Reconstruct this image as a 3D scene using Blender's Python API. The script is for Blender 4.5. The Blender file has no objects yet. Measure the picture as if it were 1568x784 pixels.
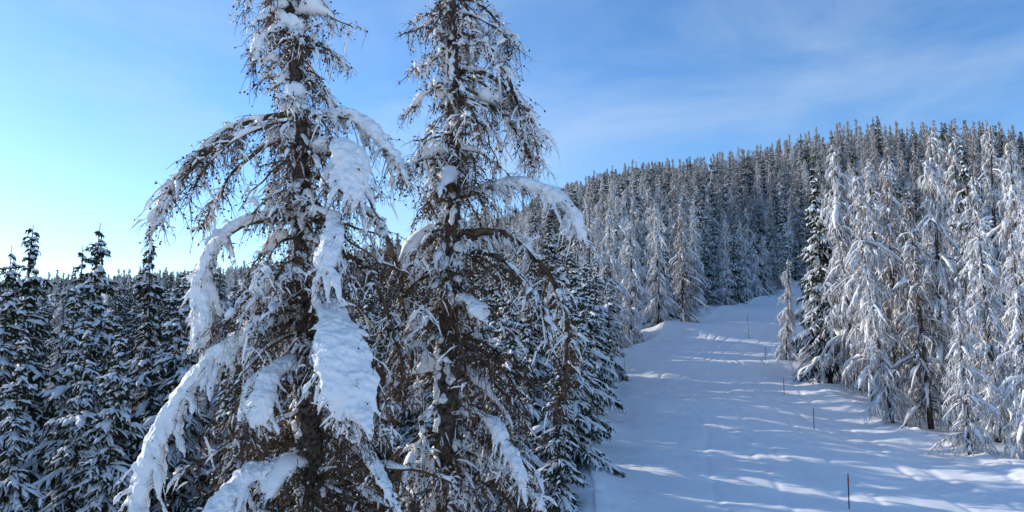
import bpy, math, numpy as np
from mathutils import Vector, noise as mn
rng=np.random.default_rng(7)
Z=np.array([0,0,1.0])
scene=bpy.context.scene
SUN_AZ=-63.0; SUN_EL=18.0     # azimuth from +Y, negative = towards -X
LANE=1/math.tan(math.radians(-SUN_AZ))

# ---------------------------------------------------------------- helpers
def hash2(ix,iy,seed):
    h=(ix.astype(np.int64)*374761393+iy.astype(np.int64)*668265263+seed*974634777)&0x7fffffff
    h=((h^(h>>13))*1274126177)&0x7fffffff
    h=h^(h>>16)
    return (h&0xffff)/65535.0
def vnoise(x,y,seed=0):
    x=np.asarray(x,float);y=np.asarray(y,float)
    ix=np.floor(x);iy=np.floor(y);fx=x-ix;fy=y-iy
    fx=fx*fx*(3-2*fx);fy=fy*fy*(3-2*fy)
    a=hash2(ix,iy,seed);b=hash2(ix+1,iy,seed);c=hash2(ix,iy+1,seed);d=hash2(ix+1,iy+1,seed)
    return (a*(1-fx)+b*fx)*(1-fy)+(c*(1-fx)+d*fx)*fy-0.5
def fbm(x,y,o=4,seed=0):
    r=0;a=1
    for i in range(o):
        r=r+a*vnoise(x*2**i,y*2**i,seed+i);a*=.5
    return r
def sstep(a,b,x):
    t=np.clip((x-a)/(b-a),0,1);return t*t*(3-2*t)
def nrm(v): return v/np.maximum(np.linalg.norm(v,axis=-1,keepdims=True),1e-9)

class Acc:
    def __init__(s): s.v=[];s.f=[];s.m=[];s.n=0
    def add(s,v,f,m):
        v=v.reshape(-1,3);s.v.append(v);s.f.append(f+s.n);s.m.append(np.full(len(f),m,np.int32));s.n+=len(v)
    def mesh(s,name,mats,smooth=True):
        v=np.concatenate(s.v);f=np.concatenate(s.f).astype(np.int32);m=np.concatenate(s.m)
        me=bpy.data.meshes.new(name)
        me.vertices.add(len(v));me.vertices.foreach_set("co",v.astype(np.float32).ravel())
        me.loops.add(f.size);me.loops.foreach_set("vertex_index",f.ravel())
        me.polygons.add(len(f));me.polygons.foreach_set("loop_start",np.arange(0,f.size,4,dtype=np.int32))
        for x in mats: me.materials.append(x)
        me.polygons.foreach_set("material_index",m)
        me.polygons.foreach_set("use_smooth",np.full(len(f),smooth))
        me.update(calc_edges=True)
        return me

def ringfaces(N,K,S):
    n=np.arange(N)[:,None,None]*K*S;k=np.arange(K-1)[None,:,None]*S;j=np.arange(S)[None,None,:];j2=(j+1)%S
    f=np.stack([n+k+j,n+k+j2,n+k+S+j2,n+k+S+j],-1)
    return f.reshape(-1,4)
def tubes(acc,P,R,S,m):
    N,K=R.shape
    T=nrm(np.gradient(P,axis=1));ref=np.array([.31,.52,.79])
    A=nrm(np.cross(T,ref));B=np.cross(A,T)
    th=np.arange(S)*2*np.pi/S
    V=P[:,:,None]+R[:,:,None,None]*(A[:,:,None]*np.cos(th)[None,None,:,None]+B[:,:,None]*np.sin(th)[None,None,:,None])
    acc.add(V,ringfaces(N,K,S),m)
def snowtubes(acc,P,W,H,S,m,off=None,jit=0.0):
    """elliptical snow rolls lying on top of the polylines"""
    N,K=W.shape
    T=nrm(np.gradient(P,axis=1))
    A=nrm(np.cross(T,Z)+1e-4);B=np.cross(A,T)
    B=np.where(B[...,2:3]<0,-B,B)
    th=np.arange(S)*2*np.pi/S
    if off is None: off=H*.55
    C=P+Z*off[...,None]
    j=1+jit*(rng.random((N,K,S,1))-.5)*2 if jit else 1
    V=C[:,:,None]+j*(A[:,:,None]*(np.cos(th)[None,None,:,None]*W[:,:,None,None])+B[:,:,None]*(np.sin(th)[None,None,:,None]*H[:,:,None,None]))
    acc.add(V,ringfaces(N,K,S),m)
def horiz(P):
    T=nrm(np.gradient(P,axis=1));return np.sqrt(np.clip(1-T[...,2]**2,0,1))
def resample(pts,K):
    p=np.array(pts,float)
    q=np.vstack([2*p[0]-p[1],p,2*p[-1]-p[-2]]);o=[]
    for i in range(1,len(q)-2):
        for t in np.linspace(0,1,12,endpoint=False):
            o.append(.5*((2*q[i])+(-q[i-1]+q[i+1])*t+(2*q[i-1]-5*q[i]+4*q[i+1]-q[i+2])*t*t+(-q[i-1]+3*q[i]-3*q[i+1]+q[i+2])*t**3))
    o.append(p[-1]);o=np.array(o)
    d=np.r_[0,np.cumsum(np.linalg.norm(np.diff(o,axis=0),axis=1))]
    s=np.linspace(0,d[-1],K)
    return np.stack([np.interp(s,d,o[:,i]) for i in range(3)],-1),d[-1]
def children(P,idx,t,ang,L,g,K,spread=.3,fwd=.6,down=0.0):
    N,KP,_=P.shape
    s=t*(KP-1);i=np.minimum(s.astype(int),KP-2);f=(s-i)[:,None]
    base=P[idx,i]*(1-f)+P[idx,i+1]*f
    T=nrm(P[idx,i+1]-P[idx,i])
    A=nrm(np.cross(T,Z)+1e-4);B=np.cross(A,T)
    D=nrm(T*fwd+A*np.cos(ang)[:,None]+B*np.sin(ang)[:,None]+rng.normal(0,spread,(len(idx),3))-Z*down)
    u=np.linspace(0,1,K)[None,:,None]
    C=base[:,None]+L[:,None,None]*(D[:,None]*u-Z*g[:,None,None]*u**2)
    return C

# ---------------------------------------------------------------- materials
def newmat(name):
    m=bpy.data.materials.new(name);m.use_nodes=True
    nt=m.node_tree;b=nt.nodes["Principled BSDF"];return m,nt,b
def noisecol(nt,b,c1,c2,scale,lo=.35,hi=.65,detail=2,coord='Object'):
    tc=nt.nodes.new('ShaderNodeTexCoord');n=nt.nodes.new('ShaderNodeTexNoise')
    n.inputs['Scale'].default_value=scale;n.inputs['Detail'].default_value=detail
    r=nt.nodes.new('ShaderNodeValToRGB')
    r.color_ramp.elements[0].position=lo;r.color_ramp.elements[0].color=(*c1,1)
    r.color_ramp.elements[1].position=hi;r.color_ramp.elements[1].color=(*c2,1)
    nt.links.new(tc.outputs[coord],n.inputs['Vector']);nt.links.new(n.outputs[0],r.inputs[0]);nt.links.new(r.outputs[0],b.inputs['Base Color'])
    return tc,n
def bump(nt,b,tc,scales,coord='Object'):
    prev=None
    for sc,st,di in scales:
        n=nt.nodes.new('ShaderNodeTexNoise');n.inputs['Scale'].default_value=sc;n.inputs['Detail'].default_value=3
        nt.links.new(tc.outputs[coord],n.inputs['Vector'])
        bp=nt.nodes.new('ShaderNodeBump');bp.inputs['Strength'].default_value=st;bp.inputs['Distance'].default_value=di
        nt.links.new(n.outputs[0],bp.inputs['Height'])
        if prev: nt.links.new(prev.outputs[0],bp.inputs['Normal'])
        prev=bp
    nt.links.new(prev.outputs[0],b.inputs['Normal'])
def mat_snow(name,scales,c1=(.86,.86,.86),c2=(.91,.91,.90),sc=3):
    m,nt,b=newmat(name);tc,n=noisecol(nt,b,c1,c2,sc);b.inputs['Roughness'].default_value=.65
    b.inputs['Specular IOR Level'].default_value=.25
    if scales: bump(nt,b,tc,scales)
    return m
M_SNOW=mat_snow("snow_clump",[(14,.6,.05),(60,.5,.012)])
M_TSNOW=mat_snow("twig_snow",None)
M_FSNOW=mat_snow("frost_snow",None,(.75,.75,.76),(.87,.87,.87),1.5)
M_GROUND=mat_snow("ground_snow",[(.8,.5,.4),(7,.5,.06)])
M_PISTE=mat_snow("piste_snow",[(1.6,.25,.08),(30,.45,.012)],(.86,.86,.86),(.91,.91,.90),.6)
def mat_plain(name,c1,c2,sc,rough=.9,bs=None):
    m,nt,b=newmat(name);tc,n=noisecol(nt,b,c1,c2,sc);b.inputs['Roughness'].default_value=rough
    b.inputs['Specular IOR Level'].default_value=.15
    if bs: bump(nt,b,tc,bs)
    return m
M_BARK=mat_plain("larch_bark",(.022,.017,.014),(.15,.115,.09),14,bs=[(30,.8,.03)])
M_TWIG=mat_plain("larch_twig",(.040,.026,.016),(.18,.122,.078),6)
M_CONE=mat_plain("larch_cone",(.045,.018,.010),(.15,.060,.030),20)
M_NEEDLE=mat_plain("spruce_needles",(.016,.024,.013),(.050,.062,.032),2.5)
M_FTWIG=mat_plain("frosted_twig",(.10,.068,.044),(.27,.195,.135),2)

# ---------------------------------------------------------------- terrain
PY=np.array([-400,-60,0,25,37,62,78,100,150,175,230,400,2000.])
PZ=np.array([-30,-10,-7.2,-5.7,-5.0,-2.7,-.7,2.4,10.2,10.6,11,14,20])
LE_Y=np.array([-60,0,25,58,78,110,150,200,400]);LE_X=np.array([-1,.6,2.9,6.5,12.0,28,51,86,240.])
RE_Y=np.array([-60,0,25,37,45,62,78,110,150,200,400]);RE_X=np.array([22,22,22,21.5,21.5,24.0,30,46,78,116,270.])
def smoothinterp(y,X,V,w=5):
    return (np.interp(y-w,X,V)+2*np.interp(y,X,V)+np.interp(y+w,X,V))/4
def ledge(y): return smoothinterp(y,LE_Y,LE_X)+fbm(y/9.,y*0,2,5)*1.2
def redge(y): return smoothinterp(y,RE_Y,RE_X)+fbm(y/9.,y*0,2,9)*1.5
RA=np.array([-180,-60,-36,-20,-8,2.3,10.8,14.5,20,29.7,36,60,180.])
RZ=np.array([0,4,8,17,33,53,66,68,75,76,68,50,0.])
def height(x,y,piste=False):
    x=np.asarray(x,float);y=np.asarray(y,float)
    p=smoothinterp(y,PY,PZ)
    le=ledge(y);re=redge(y)
    dl=np.maximum(0,le-x);dr=np.maximum(0,x-re)
    near=p-5.0*(1-np.exp(-dl/16))*(1-sstep(80,140,y))+np.minimum(dr*.07,5)
    wv=fbm(x/8,y/30,2,61)*3
    def roll(y0,sl,x0,a,w1,w2):      # steeper face downhill, gentle uphill: a cat-track terrace
        d=y-y0+sl*(x-x0)+wv
        return a*np.exp(-(d/np.where(d<0,w1,w2))**2)
    near=near+roll(66,.12,10,1.05,2.0,5)+roll(93,.10,20,1.35,2.6,7)+roll(118,.1,36,.8,3,7)+roll(48,.1,14,.35,2,5)
    near=near+.35*np.exp(-((x-le)/.9)**2)+.3*np.exp(-((x-re)/1.2)**2)
    out=np.clip(np.maximum(dl,dr)/3,0,1)
    near=near+fbm(x/7,y/7,4,21)*(.35+1.0*out)+fbm(x/1.3,y/1.3,3,33)*(.04+.3*out)
    R=np.hypot(x,y);az=np.degrees(np.arctan2(x,y))
    ridge=smoothinterp(az,RA,RZ,3)+fbm(x/45,y/45,3,50)*7
    R0=np.interp(az,[-40,5,12,18,40],[95,90,105,165,170])
    w=np.power(sstep(R0,350,R),.85)
    z=near*(1-w)+ridge*w
    z=z-sstep(380,900,R)*60
    if not piste:
        ins=np.clip(np.minimum(x-le,re-x),0,1.5)/1.5
        z=z-.5*ins*(R<260)
    return z
def grid(name,X,Y,fz,mat):
    ny,nx=X.shape
    V=np.stack([X,Y,fz(X,Y)],-1)
    i=np.arange(ny-1)[:,None]*nx+np.arange(nx-1)[None]
    F=np.stack([i,i+1,i+nx+1,i+nx],-1).reshape(-1,4)
    a=Acc();a.add(V,F,0);me=a.mesh(name,[mat]);o=bpy.data.objects.new(name,me);scene.collection.objects.link(o);return o
def axis(fine_lo,fine_hi,step,lo,hi,n):
    a=np.arange(fine_lo,fine_hi,step)
    l=fine_lo-(np.geomspace(step,fine_lo-lo,n));r=fine_hi+np.geomspace(step,hi-fine_hi,n)
    return np.r_[l[::-1],a,r]
gx=axis(-45,60,.5,-1500,1500,90);gy=axis(5,110,.5,-1500,1500,110)
X,Y=np.meshgrid(gx,gy)
grid("snow_ground",X,Y,lambda x,y:height(x,y),M_GROUND)
yy=np.r_[np.arange(-10,90,.2),np.arange(90,215,.5)]
uu=np.linspace(-.02,1.02,230)
Yp,U=np.meshgrid(yy,uu,indexing='ij')
Xp=ledge(Yp)*(1-U)+redge(Yp)*U
def pz(x,y):
    z=height(x,y,True)
    for k in range(9):
        c=ledge(y)+ (redge(y)-ledge(y))*(.30+.08*k)+.9*np.sin(y/ (5.5+k*.7)+k*2)
        z=z-.045*np.exp(-((x-c)/.16)**2)
    ww=(redge(y)-ledge(y))*U
    z=z+.03*np.abs(np.sin(ww*math.pi/4.5))**.3
    ed=np.minimum(U,1-U)
    z=z+fbm(x/.6,y/.6,3,71)*(.018+.12*np.exp(-ed*14))+fbm(x/2.6,y/.8,3,72)*.20*sstep(.55,1,U)+fbm(x/5,y/3,3,73)*.12
    z=np.where(ed<0,z-.6,z)
    return z
grid("ski_piste",Xp,Yp,pz,M_PISTE)

# ---------------------------------------------------------------- prototype conifers
def conifer(name,kind,seed,H=15.0,snowy=1.0):
    global rng
    rng=np.random.default_rng(seed)
    a=Acc();MS,MN,MB=0,1,2
    K=8
    tz=np.linspace(0,H,14);bend=rng.normal(0,.14,2)
    tp=np.stack([np.sin(tz/H*2.2)*bend[0],np.sin(tz/H*2.0+.3)*bend[1],tz],-1)[None]
    rad=(.17*(1-tz/H)+.015)[None]
    tubes(a,tp,rad,8,MB)
    spruce=kind=='spruce'
    nb=210 if spruce else 175
    h=np.sort(1-rng.random(nb)**.85*(.93 if spruce else .90))
    h=h*.985
    prof=(1-h)**(.80 if spruce else .58)
    Lmax=2.8 if spruce else 1.95
    lay=.72+.38*np.sin(h*H*2.6+rng.random()*6)+rng.normal(0,.22,nb)
    L=np.clip(Lmax*prof*lay,.22,None)
    if not spruce: L*=np.where(rng.random(nb)<.14,1.45,1)
    az=rng.random(nb)*2*np.pi
    up=(.25*(h)-.18 if spruce else .10*h+rng.normal(-.05,.18,nb))
    g=(.30+.22*(1-h) if spruce else .45+.6*rng.random(nb))
    D=nrm(np.stack([np.cos(az),np.sin(az),up],-1))
    u=np.linspace(0,1,K)[None,:,None]
    base=np.stack([np.interp(h*H,tz,tp[0,:,i]) for i in range(3)],-1)
    Pb=base[:,None]+L[:,None,None]*(D[:,None]*u-Z*g[:,None,None]*u**2)
    if spruce: Pb=Pb+Z*(L[:,None,None]*.16*u**4)
    tubes(a,Pb,(.012+.012*L)[:,None]*np.linspace(1,.25,K)[None],4,MB)
    cnt=np.maximum(4,(L/(.125 if spruce else .14)).astype(int))
    idx=np.repeat(np.arange(nb),cnt);n=len(idx)
    t=rng.random(n)**.8*.97+.03
    sgn=rng.choice([0,np.pi],n);ang=sgn+rng.normal(0,.35 if spruce else .8,n)
    l2=np.clip((.16+.34*L[idx]*(1-.75*t))*(.6+.7*rng.random(n)),.1,1.0)
    if not spruce: l2=np.clip(l2*.85,.1,.7)
    g2=(.25+.35*rng.random(n)) if spruce else (.5+1.1*rng.random(n))
    P2=children(Pb,idx,t,ang,l2,g2,4,spread=.18 if spruce else .35,fwd=.8)
    if spruce:
        W=(.05+.035*rng.random(n))[:,None]*np.array([.7,1.1,.9,.1])[None]
        snowtubes(a,P2,W,W*.55,5,MN,off=-W*.3,jit=.35)
        m3=n*3;id3=np.repeat(np.arange(n),3);t3=rng.random(m3)
        P3=children(P2,id3,t3,rng.random(m3)*2*np.pi,.06+.15*rng.random(m3),.5+.7*rng.random(m3),3,spread=.5,fwd=.6,down=.3)
        W3=(.020+.016*rng.random(m3))[:,None]*np.array([1,.8,.05])[None]
        tubes(a,P3,W3,3,MN)
        cov=rng.random(n)<(.62*snowy)
        clump=(.55+.9*(vnoise(base[idx,2]*1.3,az[idx]*1.2,seed)+.5))*(.6+.4*snowy)
        Ws=((.05+.055*rng.random(n))*clump)[:,None]*np.array([.5,1.15,.95,.1])[None]
        snowtubes(a,P2[cov],Ws[cov],Ws[cov]*.55,6,MS,off=(W*.35+Ws*.25)[cov],jit=.25)
        sel=rng.random(nb)<.65*snowy
        Wb=((.05+.05*L)*(.5+.9*rng.random(nb)))[:,None]*np.array([.1,.6,.9,1.2,.9,1.2,1.0,.15])[None]*(.7+.6*rng.random((nb,K)))
        snowtubes(a,Pb[sel],Wb[sel],Wb[sel]*.6,7,MS,off=(Wb*.5+.03)[sel],jit=.2)
    else:
        tubes(a,P2,(.014+.008*rng.random(n))[:,None]*np.array([1,.8,.6,.3])[None],3,MN)
        m3=n*4;id3=np.repeat(np.arange(n),4);t3=rng.random(m3)
        P3=children(P2,id3,t3,rng.random(m3)*2*np.pi,.06+.24*rng.random(m3),.8+1.1*rng.random(m3),3,spread=.5,fwd=.5,down=.3)
        tubes(a,P3,np.full((m3,1),.011)*np.array([[1,.8,.4]]),3,MN)
        fr=rng.random(m3)<.46*snowy
        W3=(.011+.014*rng.random(m3))[:,None]*np.array([1,1.1,.3])[None]
        snowtubes(a,P3[fr],W3[fr],W3[fr],4,MS,off=W3[fr]*.5,jit=.3)
        cov=rng.random(n)<.58*snowy
        clump=.25+1.3*(vnoise(base[idx,2]*1.1,az[idx]*1.0,seed)+.5)
        Ws=((.024+.034*rng.random(n))*clump)[:,None]*np.array([.5,1.15,1.0,.15])[None]*(.7+.6*rng.random((n,4)))
        snowtubes(a,P2[cov],Ws[cov],Ws[cov]*.7,6,MS,off=(Ws*.5)[cov],jit=.25)
        sel=rng.random(nb)<.8*snowy
        Wb=((.03+.045*L)*(.4+1.0*rng.random(nb)))[:,None]*np.array([.1,.8,1,1.2,.9,1.1,.8,.15])[None]*(.6+.8*rng.random((nb,K)))
        snowtubes(a,Pb[sel],Wb[sel],Wb[sel]*.65,7,MS,off=(Wb*.5)[sel],jit=.2)
    return a.mesh(name,[M_FSNOW,M_NEEDLE if spruce else M_FTWIG,M_BARK])
SPR=[conifer(f"spruce_mesh_{i}",'spruce',100+i) for i in range(3)]
DSP=[conifer(f"dark_spruce_mesh_{i}",'spruce',150+i,snowy=.62) for i in range(3)]
LAR=[conifer(f"frosted_larch_mesh_{i}",'larch',200+i) for i in range(5)]
BLA=[conifer(f"bare_larch_mesh_{i}",'larch',250+i,snowy=.48) for i in range(3)]
rng=np.random.default_rng(11)
PTS=[]
def place(kind,x,y,topz,wid=1.0,tilt=0):
    L_={'s':SPR,'l':LAR,'d':DSP,'b':BLA}[kind];me=L_[rng.integers(len(L_))]
    o=bpy.data.objects.new("snowy_larch_tree" if kind in 'lb' else "spruce_tree",me)
    z=float(height(x,y))-.25
    s=(topz-z)/15.0
    o.location=(x,y,z);o.scale=(s*wid,s*wid,s);o.rotation_euler=(math.radians(rng.normal(0,1.2)),math.radians(tilt+rng.normal(0,1.5)),rng.random()*6.28)
    scene.collection.objects.link(o);PTS.append((x,y))
for k,t in [('s',(-24.5,36,4.9)),('d',(-27,42,6.9)),('s',(-22.4,40,6.8)),('s',(-20.1,34,3.3)),('s',(-15,28,1.0)),('d',(-20,42,6.3)),('s',(-15.9,36,3.9)),('s',(-17.3,26,.9)),
          ('d',(-29,50,6.9)),('s',(-14.5,41,3.8)),('d',(-16.5,46,3.9)),('s',(-25.5,33,2.4)),('s',(-12.0,33,2.6)),('s',(-20.8,29,.6)),('s',(-18,31,1.6)),
          ('s',(2.7,32,3.9)),('s',(.2,29,3.0)),('d',(-4.9,36,3.4)),('s',(-1.6,40,4.8)),('s',(-7.4,38,3.4)),('s',(5.0,47,5.6)),('s',(3.4,41,5.2)),('s',(-3.6,31,2.7)),('d',(-8.5,30,2.3)),('s',(.9,36,4.2)),
          ('s',(-.8,33.2,3.4)),('d',(-2.2,45,5.2)),('d',(1.2,44,5.4)),('d',(-5,43,4.4)),('d',(-7,48,5)),('d',(3,52,6)),('d',(0,50,5.6)),('s',(5.6,53.5,6.6)),('d',(2.6,47.6,5.6)),('d',(-10.5,44,4.2)),('d',(-4.5,50,5.6)),
          ('d',(1.6,26.5,.2)),('d',(-11,37,2.6)),('d',(-6,27.5,1.6)),('s',(-2,26.5,1.2)),('d',(-5.6,33,3.2)),('d',(-10.2,27.5,1.2)),
          ('s',(4.6,44,5.0)),('s',(3.5,36.5,4.2)),('d',(4.6,50.3,5.8)),('s',(6.4,57,7)),('d',(4.4,56,7)),('s',(8,61.5,7.6)),('d',(5.2,60.5,7.4)),('d',(2.2,57.5,7)),
          ('d',(-19,17,5)),('d',(-24,20,6)),('d',(-27,26,5)),('d',(-16,10,3)),('d',(-29,14,7)),('d',(-33,22,8)),('d',(-22,14,6))]:  # this row stands unseen left of the frame, added to shade the piste
    place(k,*t,wid=rng.uniform(.85,1.1))
for x,y,t,k in [(25.4,62,11.2,'l'),(24.7,58,14.6,'s'),(24.9,54,15.8,'l'),(22.9,47.5,11.6,'l'),(26.7,52,12.8,'b'),(26.3,46,14.0,'l'),(34.8,56,17.0,'l'),
          (33.1,50,15.2,'l'),(28.9,42,11.5,'l'),(23.8,37,7.3,'l'),(23.3,42,8.8,'b'),(21.5,42.5,5.2,'l'),(21.2,35,2.9,'l'),(23.2,33.5,5.6,'l'),
          (30,47,13.5,'s'),(28.5,56,15.0,'l'),(30.5,61,16.6,'l'),(27.5,65,14.5,'s'),(36.5,63,18.0,'l'),(40,58,17.0,'l'),(25.5,40,9.8,'l'),(26.5,37,7.8,'l'),(31.5,42,12.3,'l'),
          (24.2,66,8,'l'),(29.0,71,15,'s'),(33,76,17,'b'),(37,71,18.5,'s')]:
    place(k,x,y,t,wid=rng.uniform(.9,1.15) if k in 'lb' else rng.uniform(.7,.85))

# ---------------------------------------------------------------- distant forest (one instanced object)
pts=[];att=[];cell={};DD=3.7
def ok(x,y,d):
    k=(int(x//DD),int(y//DD))
    for i in (-1,0,1):
        for j in (-1,0,1):
            for q in cell.get((k[0]+i,k[1]+j),[]):
                if (q[0]-x)**2+(q[1]-y)**2<d*d: return False
    cell.setdefault(k,[]).append((x,y));return True
for x,y in PTS: cell.setdefault((int(x//DD),int(y//DD)),[]).append((x,y))
LIMA=np.array([-50,-36,-28,-22,-8,0,2.3,5,10.8,20,30,36,50]);LIME=np.array([3.6,4.4,5.0,5.8,8,10,12.1,13,14.4,15.6,15.4,13.8,13])
N=24000
R=np.sqrt(rng.random(N)*(368**2-30**2)+30**2);A=np.radians(rng.uniform(-48,44,N))
xs=R*np.sin(A);ys=R*np.cos(A);zs=height(xs,ys);le=ledge(ys);re=redge(ys)
NL,NB,ND,NS=len(LAR),len(BLA),len(DSP),len(SPR)
for x,y,z,l,r_,Rr,a_ in zip(xs,ys,zs,le,re,R,np.degrees(A)):
    inp=(x>l-1.0 and x<r_+2.0 and Rr<215)
    if inp: continue
    left=x<l
    if left and Rr<44 : continue
    if not left and Rr<66: continue
    if a_<-14 and Rr<75 and rng.random()<.5: continue
    if left and x>-32 and (abs(y-72+LANE*(x-8))<2.3 or abs(y-102+LANE*(x-20))<4.0): continue   # narrow clearings let the sun through
    if not ok(x,y,DD): continue
    Ht=rng.uniform(10,17.5)
    lim=math.tan(math.radians(np.interp(a_,LIMA,LIME)))*Rr-z
    if Rr<340 and lim<5 : continue
    if Rr<300: Ht=min(Ht,lim*rng.uniform(.85,1))
    pts.append((x,y,z-.2));pick=rng.random()
    fl=.66
    if a_<-3: fl=.5 if Rr>110 else .15
    far=sstep(120,260,Rr)
    if pick<fl: i=(NL+rng.integers(NB)) if rng.random()<.2+.7*far else rng.integers(NL)
    elif a_<-3 or rng.random()<.6: i=NL+NB+rng.integers(ND)
    else: i=NL+NB+ND+rng.integers(NS)
    w=rng.uniform(.85,1.15) if i>=NL+NB else rng.uniform(.95,1.3)
    att.append((rng.random()*6.28,Ht/15*w,Ht/15,i))
att=np.array(att)
me=bpy.data.meshes.new("distant_forest");me.from_pydata(pts,[],[])
for nme,c_ in (("rotz",0),("sw",1),("sh",2)):
    at=me.attributes.new(nme,'FLOAT','POINT');at.data.foreach_set("value",att[:,c_].astype(np.float32))
at=me.attributes.new("pick",'INT','POINT');at.data.foreach_set("value",att[:,3].astype(np.int32))
fo=bpy.data.objects.new("distant_forest",me);scene.collection.objects.link(fo)
col=bpy.data.collections.new("conifer_prototypes")
for i,m_ in enumerate(LAR+BLA+DSP+SPR): col.objects.link(bpy.data.objects.new(f"conifer_{i:02d}",m_))
ng=bpy.data.node_groups.new("forest_scatter",'GeometryNodeTree')
ng.interface.new_socket("Geometry",in_out='INPUT',socket_type='NodeSocketGeometry');ng.interface.new_socket("Geometry",in_out='OUTPUT',socket_type='NodeSocketGeometry')
nd=ng.nodes;gi=nd.new('NodeGroupInput');go=nd.new('NodeGroupOutput');iop=nd.new('GeometryNodeInstanceOnPoints');ci=nd.new('GeometryNodeCollectionInfo')
ci.inputs['Collection'].default_value=col;ci.inputs['Separate Children'].default_value=True;ci.inputs['Reset Children'].default_value=True
def na(nm,ty='FLOAT'):
    n=nd.new('GeometryNodeInputNamedAttribute');n.data_type=ty;n.inputs['Name'].default_value=nm;return n.outputs[0]
c1=nd.new('ShaderNodeCombineXYZ');c2=nd.new('ShaderNodeCombineXYZ')
lk=ng.links.new
lk(na("rotz"),c1.inputs[2]);w=na("sw");lk(w,c2.inputs[0]);lk(w,c2.inputs[1]);lk(na("sh"),c2.inputs[2])
lk(gi.outputs[0],iop.inputs['Points']);lk(ci.outputs[0],iop.inputs['Instance']);iop.inputs['Pick Instance'].default_value=True
lk(na("pick",'INT'),iop.inputs['Instance Index']);lk(c1.outputs[0],iop.inputs['Rotation']);lk(c2.outputs[0],iop.inputs['Scale']);lk(iop.outputs[0],go.inputs[0])
fo.modifiers.new("scatter",'NODES').node_group=ng
print("forest trees",len(pts))

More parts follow.
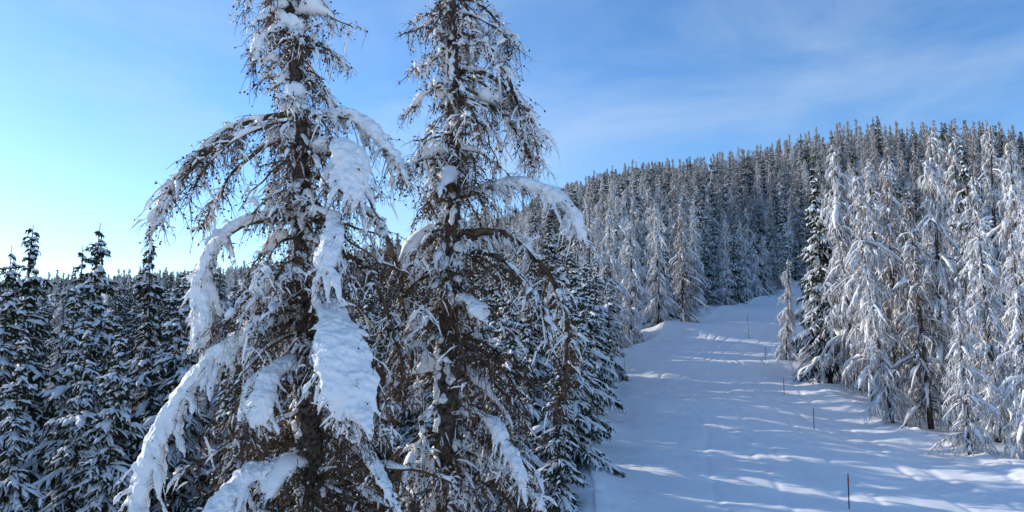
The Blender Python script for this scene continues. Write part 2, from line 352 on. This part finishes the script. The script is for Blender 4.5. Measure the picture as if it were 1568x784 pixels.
# ---------------------------------------------------------------- foreground larches
def larch(trunk,heroes,prof,nrand,nshort,seed,bias):
    """trunk: list of xyz; heroes: (pts, snow_halfwidth[, evenness]); prof: z, length left, length right"""
    global rng
    rng=np.random.default_rng(seed)
    root=bpy.data.objects.new("larch_tree",None);scene.collection.objects.link(root)
    b=np.array(trunk[0]);root.location=b
    wood=Acc();snow=Acc();hs=Acc()
    TP,TL=resample(trunk,90)
    s=np.linspace(0,1,90)
    rr=(.25*(1-s)**.9+.03)
    S=18;V=[]
    T=nrm(np.gradient(TP,axis=0));A=nrm(np.cross(T,[0,1,0.]));B=np.cross(A,T)
    for k in range(90):
        for j in range(S):
            th=j*2*math.pi/S;d=A[k]*math.cos(th)+B[k]*math.sin(th)
            q=TP[k]+d*rr[k];nn=mn.noise(Vector(q*np.array([9,9,3])))*.22+mn.noise(Vector(q*np.array([25,25,9])))*.14
            V.append(TP[k]+d*rr[k]*(1+nn))
    wood.add(np.array(V),ringfaces(1,90,S),0)
    def tr(z): return np.stack([np.interp(z,TP[:,2],TP[:,i]) for i in range(3)],-1)
    KB=20;PB=[];LB=[];SW=[];EV=[]
    for h in heroes:
        p,l=resample(h[0],KB);p=p+np.array([mn.noise_vector(Vector(q*2.3))*.08 for q in p])*np.linspace(0,1,KB)[:,None];PB.append(p);LB.append(l);SW.append(h[1]);EV.append(h[2] if len(h)>2 else 0)
    nh=len(heroes)
    zlo,zhi=-3.6,TP[-1,2]-.3
    for i in range(nrand+nshort):
        short=i>=nrand
        z=zlo+(zhi-zlo)*rng.random();az=rng.random()*2*math.pi
        if short: z=rng.uniform(.5,zhi)
        ll,lr=[np.interp(z,prof[0],p) for p in prof[1:]]
        c=math.cos(az);l=(lr if c>0 else ll)*abs(c)+.5*(ll+lr)*.8*(1-abs(c))
        l*=rng.uniform(.4,1.15)
        if short: l=rng.uniform(.18,.5)
        g=rng.uniform(.3,1.1);up=rng.uniform(-.3,.4)
        D=np.array([c,math.sin(az),up]);D/=np.linalg.norm(D)
        u=np.linspace(0,1,KB)[:,None];wob=rng.normal(0,.07,3)
        p=tr(z)+l*(D*u-Z*g*u**2.1+wob*np.sin(u*5)*u)
        p=p+np.array([mn.noise_vector(Vector(q*3.1))*.09 for q in p])*u
        PB.append(p);LB.append(l*1.1);SW.append(rng.choice([0,.03,.05,.08,.14],p=[.28,.20,.2,.17,.15]))
    PB=np.array(PB);LB=np.array(LB);SW=np.array(SW);nb=len(PB)
    u=np.linspace(0,1,KB)
    tubes(wood,PB,(.008+.0145*LB)[:,None]*(1-.80*u)[None]+.003,7,1)
    ii=np.arange(nh,nb)[SW[nh:]>0]
    nn=vnoise(u[None]*5+ii[:,None]*7.3,ii[:,None]*3.1+u[None]*0,seed)+.5
    mod=np.clip((nn-.38)*3.4,0,1.6)*np.sin(np.pi*u)[None]**.5
    W=SW[ii][:,None]*mod*horiz(PB[ii])
    snowtubes(snow,PB[ii],W,W*.8,8,0,off=W*.6+.004*(W>.005)-.012*(W<=.005),jit=.18)
    cnt=np.maximum(7,(LB/.054).astype(int));cnt[:nh]=(LB[:nh]/.034).astype(int)
    idx=np.repeat(np.arange(nb),cnt);n=len(idx)
    t=rng.random(n)**.8*.96+.04
    ang=rng.choice([0,np.pi],n)+rng.normal(0,.8,n)
    l2=(.12+.44*rng.random(n)**1.5)*(1-.35*t)*np.clip(LB[idx]/1.2,.5,1.15)
    P2=children(PB,idx,t,ang,l2,.25+.95*rng.random(n),7,spread=.4,fwd=.55)
    P2=P2+np.cumsum(rng.normal(0,.013,P2.shape),axis=1)*np.linspace(0,1,7)[None,:,None]
    s7=np.linspace(0,1,7)
    tubes(wood,P2,(.0052+.0045*rng.random(n))[:,None]*(1-.55*s7)[None],4,1)
    cl=vnoise(P2[:,3,0]*1.9+P2[:,3,1]*1.1,P2[:,3,2]*2.1,seed+3)+.5
    topf=np.interp(P2[:,3,2],[-3,1,3,6],[-.03,.0,.12,.24])
    c=rng.random(n)<np.clip((cl-.40)*1.7,.05,.8)+topf
    m7=np.clip(.2+1.3*rng.random((n,7)),0,1.5)*np.array([.4,1,1.2,1.1,1.1,.9,.15])[None]
    W=((.009+.034*rng.random(n)**1.5)*(.6+.8*cl))[:,None]*m7*(.2+.8*horiz(P2))
    snowtubes(snow,P2[c],W[c],(W*.85)[c],6,0,off=(W*.6)[c],jit=.25)
    m=n*5;i3=np.repeat(np.arange(n),5);t3=rng.random(m)*.95+.05
    P3=children(P2,i3,t3,rng.random(m)*2*np.pi,.05+.16*rng.random(m)**1.3,.1+.8*rng.random(m),4,spread=.4,fwd=.6)
    P3=P3+np.cumsum(rng.normal(0,.008,P3.shape),axis=1)*np.linspace(0,1,4)[None,:,None]
    tubes(wood,P3,np.full((m,1),.0040)*np.array([[1,.85,.75,.5]]),3,1)
    c=rng.random(m)<.025+.26*(c[i3])
    W=(.007+.014*rng.random(m))[:,None]*np.array([.5,1.2,1.1,.2])[None]*(.4+.6*horiz(P3))
    snowtubes(snow,P3[c],W[c],W[c]*.9,5,0,off=W[c]*.6,jit=.3)
    kn=np.nonzero(rng.random(m)<.34)[0];q=P3[kn,rng.integers(1,4,len(kn))]
    r=.010+.010*rng.random(len(kn))
    up=nrm(rng.normal(0,1,(len(kn),3))+Z*.8)
    C=q[:,None]+up[:,None]*(np.array([-.9,-.3,.5,1.5])[None,:,None]*r[:,None,None])
    tubes(wood,C,r[:,None]*np.array([[.3,1,.85,.05]]),5,2)
    kc=rng.random(len(kn))<.10
    Cs=C[kc]+Z*(r[kc]*1.0)[:,None,None];tubes(snow,Cs,r[kc][:,None]*np.array([[.1,1.0,.9,.1]]),5,0)
    nt_=480;zt=rng.uniform(-3.3,zhi,nt_);ct=tr(zt);rt=np.interp(zt,TP[:,2],rr)
    at=rng.normal(bias,1.1,nt_);d=np.stack([np.cos(at),np.sin(at),0*at],-1)
    ln=rng.uniform(.05,.30,nt_);v=np.linspace(-.5,.5,6)
    P=ct[:,None]+d[:,None]*(rt*1.0)[:,None,None]+Z*(v[None,:,None]*ln[:,None,None])+rng.normal(0,.012,(nt_,6,3))
    tubes(snow,P,(rt*.28+.012)[:,None]*rng.uniform(.4,1.1,nt_)[:,None]*np.array([[.05,.8,1.1,1,.6,.05]])*(.7+.6*rng.random((nt_,6))),7,0)
    KH=50
    for i in range(nh):
        w0=SW[i]
        if w0<=0.06:
            mod=np.clip((vnoise(u[None]*7+i*9.1,u[None]*0+i*2.0,seed)+.5-.25)*2.2,0,1.5)*np.sin(np.pi*u)[None]**.5
            W=w0*mod*horiz(PB[i:i+1]);snowtubes(snow,PB[i:i+1],W,W*.8,9,0,off=W*.6-.01,jit=.12);continue
        p,_=resample(np.vstack([PB[i][::3],PB[i][-1]]),KH)
        uu_=np.linspace(0,1,KH)
        env=np.interp(uu_,[0,.08,.25,.6,.88,.96,1],[.05,.35,.75,1.0,1.0,.7,.03])
        ev=EV[i]
        mod=.40+1.05*(vnoise(uu_*5+i*5.7,uu_*0+i,seed)+.5)+.35*vnoise(uu_*14+i*3.7,uu_*0+i,seed+1)
        mod=np.clip(env*(mod*(1-ev)+.95*ev),.03,1.35)
        W=(w0*mod)[None];Hh=W*.58
        snowtubes(hs,p[None],W,Hh,16,0,off=Hh*.75+.01,jit=.10)
        sel=np.nonzero((idx==i)&(t>.12)&(rng.random(n)<.65))[0]
        if len(sel):
            k=len(sel);mm=np.interp(t[sel],uu_,mod)
            W=(np.minimum(w0,.26)*rng.uniform(.14,.40,k)*np.clip(mm+.15,.3,1.1))[:,None]*np.array([1.1,1.15,1.0,.95,.8,.6,.04])[None]*(.75+.5*rng.random((k,7)))
            sh=np.clip(w0/.24,.35,1.3)*np.clip(mm+.1,.35,1)
            Q=P2[sel];Q=Q[:,:1]+(Q-Q[:,:1])*sh[:,None,None]
            snowtubes(hs,Q,W,W*.65,10,0,off=W*.6+w0*.10,jit=.10)
    for nm,a,ms in (("trunk_branches_twigs",wood,[M_BARK,M_TWIG,M_CONE]),("snow_on_twigs",snow,[M_TSNOW]),("snow_pads",hs,[M_SNOW])):
        me=a.mesh(nm,ms);o=bpy.data.objects.new(nm,me);scene.collection.objects.link(o);o.parent=root;o.location=-b
        if nm=="snow_pads":
            r_=o.modifiers.new("fuse",'REMESH');r_.mode='VOXEL';r_.voxel_size=.016;r_.use_smooth_shade=True
            sm=o.modifiers.new("soften",'SMOOTH');sm.iterations=4;sm.factor=.5
            for nsz,st in ((.22,.12),(.07,.028)):
                tx=bpy.data.textures.new("snow_lumps",'CLOUDS');tx.noise_scale=nsz;tx.noise_depth=2
                dp=o.modifiers.new("lumps",'DISPLACE');dp.texture=tx;dp.strength=st;dp.mid_level=.5;dp.texture_coords='GLOBAL'
    return root
T1=[(-2.85,12,-7.6),(-3.14,12,-2.6),(-3.27,12,-.61),(-3.41,12,1.55),(-3.55,12,3.7),(-3.73,12,5.2),(-3.9,12,6.6),(-4.1,12,9.4)]
H1=[([(-3.68,12,3.88),(-4.32,11.9,3.72),(-4.82,11.8,3.45),(-5.2,11.7,2.90),(-5.6,11.7,2.42),(-5.78,11.6,1.77)],.085),
    ([(-3.6,12,3.55),(-4.3,12.3,3.35),(-4.9,12.5,2.85),(-5.35,12.6,2.1)],.05),
    ([(-3.6,12,3.75),(-4.2,11.6,3.45),(-4.7,11.3,2.9),(-5.0,11.2,2.3)],.05),
    ([(-3.7,12,3.7),(-4.4,11.8,3.5),(-5.0,11.6,3.0),(-5.4,11.5,2.4),(-5.5,11.5,1.9)],.045),
    ([(-3.52,12,3.82),(-2.82,11.9,3.80),(-2.29,11.8,3.45),(-1.86,11.7,2.96),(-1.72,11.6,2.5)],.18,.4),
    ([(-3.41,12,2.1),(-4.1,11.9,2.05),(-4.50,11.8,1.85),(-4.78,11.7,1.44),(-4.90,11.7,.69),(-4.88,11.7,-.07)],.21,.7),
    ([(-3.27,12,.58),(-4.12,11.8,.15),(-4.70,11.6,-.34),(-5.15,11.5,-1.04),(-5.43,11.4,-1.69),(-5.60,11.3,-2.67)],.29,.7),
    ([(-3.45,12,2.9),(-2.95,11.7,3.15),(-2.60,11.4,2.95),(-2.42,11.1,2.40),(-2.40,11.0,2.1)],.27,.15),
    ([(-3.4,12,2.0),(-3.0,11.5,2.1),(-2.65,11.0,1.75),(-2.68,10.7,1.35),(-2.74,10.6,.98)],.25,.15),
    ([(-3.2,12,.75),(-2.8,11.3,.52),(-2.50,10.6,-.10),(-2.36,10.3,-.70),(-2.30,10.2,-1.02)],.28,.35),
    ([(-3.2,12,.55),(-2.7,11.3,.40),(-2.30,10.65,-.25),(-2.10,10.35,-.85),(-2.02,10.3,-1.22)],.24,.25),
    ([(-3.25,12,-.2),(-3.55,11.3,-.43),(-3.67,10.9,-.84),(-3.70,10.8,-1.15)],.22,.2),
    ([(-3.2,12,-.3),(-3.75,11.6,-.40),(-4.05,11.4,-.80),(-4.15,11.3,-1.3)],.13,.2),
    ([(-3.2,12,-1.7),(-3.84,11.2,-1.95),(-4.3,10.8,-2.5),(-4.5,10.7,-3.0)],.22,.3),
    ([(-3.1,12,-1.1),(-2.4,11.4,-1.4),(-1.8,11,-2.1),(-1.6,10.9,-2.6)],.09),
    ([(-3.5,12,2.9),(-3.0,12.3,2.7),(-2.3,12.4,2.1),(-1.9,12.4,1.3),(-1.8,12.4,.5)],.06),
    ([(-3.4,12,1.6),(-2.7,12.0,1.5),(-2.1,11.9,.8),(-1.8,11.8,-.1),(-1.75,11.8,-.9)],.05),
    ([(-3.4,12,.4),(-2.8,11.8,.2),(-2.2,11.6,-.5),(-1.9,11.5,-1.5)],.05),
    ([(-3.70,12,5.2),(-3.9,11.7,5.2),(-4.1,11.5,4.9),(-4.15,11.4,4.5)],.10)]
P1=(np.array([-4,-2.5,0,1.5,3,3.9,4.3,5.9,9.4]),[2.1,2.0,1.4,1.3,1.2,1.1,.85,.95,.5],[2.4,2.3,2.0,1.7,1.5,1.1,.9,1.05,.5])
larch(T1,H1,P1,205,110,31,2.4)
T2=[(-1.25,13,-7.4),(-1.14,13,-2.8),(-1.12,13,0),(-1.09,13,1.68),(-1.05,13,4.0),(-1.13,13,6.37),(-1.1,13,9.8)]
H2=[([(-1.05,13,5.75),(-.5,12.95,5.5),(-.1,12.8,4.9),(.12,12.7,4.2),(.2,12.7,3.55)],.05),
    ([(-1.05,13,5.0),(-.5,13,4.95),(.02,12.8,4.5),(.36,12.7,3.9),(.46,12.7,3.2)],.055),
    ([(-1.05,13,4.4),(-.4,12.9,4.3),(.1,12.9,3.8),(.4,12.8,3.1)],.05),
    ([(-1.05,13,6.4),(-.6,13,6.3),(-.2,12.9,5.8),(-.05,12.9,5.2)],.05),
    ([(-1.03,13,2.62),(-.28,12.8,2.80),(.42,12.6,2.66),(1.0,12.5,2.27),(1.28,12.4,1.70)],.19,.5),
    ([(-1.03,13,2.0),(-.05,12.8,1.94),(.65,12.7,1.2),(.94,12.6,.28),(.88,12.6,-.55),(.68,12.6,-1.25)],.06),
    ([(-1.03,13,1.7),(-.2,12.5,1.5),(.4,12.2,.8),(.6,12.1,.0)],.05),
    ([(-1.03,13,1.9),(0,13,1.9),(.75,13,1.1),(1.02,13,.2),(1.0,13,-.7)],.05),
    ([(-.97,13,-.9),(-.35,12.5,-1.3),(.05,12.3,-1.85),(.2,12.2,-2.4)],.15),
    ([(-1.0,13,.7),(-.75,12.6,.75),(-.5,12.3,.45)],.16),
    ([(-1.1,13,3.5),(-1.6,12.7,3.3),(-1.9,12.4,2.8)],.15),
    ([(-1.1,13,.2),(-1.8,12.6,-.1),(-2.2,12.3,-.9)],.08),
    ([(-1.1,13,-1.7),(-.2,12.8,-2.0),(.6,12.6,-2.8)],.10)]
P2_=(np.array([-4,-2.5,0,1.5,3,4.3,5.9,7,9.8]),[1.6,1.5,1.3,1.1,.9,.8,.8,.8,.5],[2.1,2.0,1.9,1.6,1.4,1.3,1.2,1.0,.5])
larch(T2,H2,P2_,190,110,57,2.6)

# ---------------------------------------------------------------- marker poles
M_POLE=mat_plain("pole_plastic",(.03,.03,.035),(.06,.055,.06),5,.5)
M_TAPE=mat_plain("pole_band",(.35,.06,.03),(.45,.08,.04),5,.5)
for x,y,hh in [(11.9,27,1.25),(16.8,42,1.25),(19.2,53,1.2),(22.4,66,1.3),(28,88,1.3),(9.6,64,1.2),(33,104,1.3)]:
    a=Acc();z=float(height(x,y,True))
    zz=np.array([-.4,0,hh*.7,hh*.7,hh*.86,hh*.86,hh-.02,hh]);r=np.array([.016,.016,.016,.021,.021,.015,.014,.002])
    P=np.stack([zz*.03,zz*.02,zz],-1)[None];tubes(a,P,r[None]*1.3,8,0)
    a.m[0][24:32]=1
    me=a.mesh("marker_pole",[M_POLE,M_TAPE]);o=bpy.data.objects.new("piste_marker_pole",me);o.location=(x,y,z);scene.collection.objects.link(o)

# ---------------------------------------------------------------- light, sky, camera
w=bpy.data.worlds.new("World");scene.world=w;w.use_nodes=True;nt=w.node_tree;bg=nt.nodes['Background']
az=math.radians(SUN_AZ);el=math.radians(SUN_EL)
sky=nt.nodes.new('ShaderNodeTexSky');sky.sky_type='NISHITA';sky.sun_disc=False;sky.sun_elevation=el;sky.sun_rotation=az
sky.altitude=1500;sky.air_density=1.05;sky.dust_density=.45;sky.ozone_density=3.0
hs_=nt.nodes.new('ShaderNodeHueSaturation');hs_.inputs['Hue'].default_value=.503;hs_.inputs['Saturation'].default_value=1.14;hs_.inputs['Value'].default_value=1.6
tc=nt.nodes.new('ShaderNodeTexCoord');mp=nt.nodes.new('ShaderNodeMapping');mp.inputs['Rotation'].default_value=(0,math.radians(14),math.radians(20));mp.inputs['Scale'].default_value=(1.0,1.0,3.0)
n1=nt.nodes.new('ShaderNodeTexNoise');n1.inputs['Scale'].default_value=2.1;n1.inputs['Detail'].default_value=8;n1.inputs['Roughness'].default_value=.55;n1.inputs['Distortion'].default_value=.6
rp=nt.nodes.new('ShaderNodeValToRGB');rp.color_ramp.elements[0].position=.45;rp.color_ramp.elements[1].position=.72
mx=nt.nodes.new('ShaderNodeMixRGB');mx.blend_type='MIX';mx.inputs[2].default_value=(4.4,5.3,6.4,1)
ml=nt.nodes.new('ShaderNodeMath');ml.operation='MULTIPLY';ml.inputs[1].default_value=.45
L=nt.links.new
L(tc.outputs['Generated'],mp.inputs[0]);L(mp.outputs[0],n1.inputs['Vector']);L(n1.outputs[0],rp.inputs[0]);L(rp.outputs[0],ml.inputs[0]);L(ml.outputs[0],mx.inputs[0]);L(sky.outputs[0],hs_.inputs['Color']);L(hs_.outputs[0],mx.inputs[1]);L(mx.outputs[0],bg.inputs[0])
bg.inputs[1].default_value=.15
sd=bpy.data.lights.new("sun",'SUN');sd.energy=4.8;sd.angle=math.radians(.6);sd.color=(1,.91,.79)
so=bpy.data.objects.new("sun",sd);scene.collection.objects.link(so)
dv=Vector((math.sin(az)*math.cos(el),math.cos(az)*math.cos(el),math.sin(el)))
so.rotation_euler=dv.to_track_quat('Z','Y').to_euler();so.location=dv*60
cd=bpy.data.cameras.new("camera");cd.lens=26;cd.sensor_width=36;cd.clip_end=6000;cd.clip_start=.1
co=bpy.data.objects.new("camera",cd);co.rotation_euler=(math.radians(97),0,0);scene.collection.objects.link(co);scene.camera=co
scene.view_settings.view_transform='Standard';scene.view_settings.look='None';scene.view_settings.exposure=0
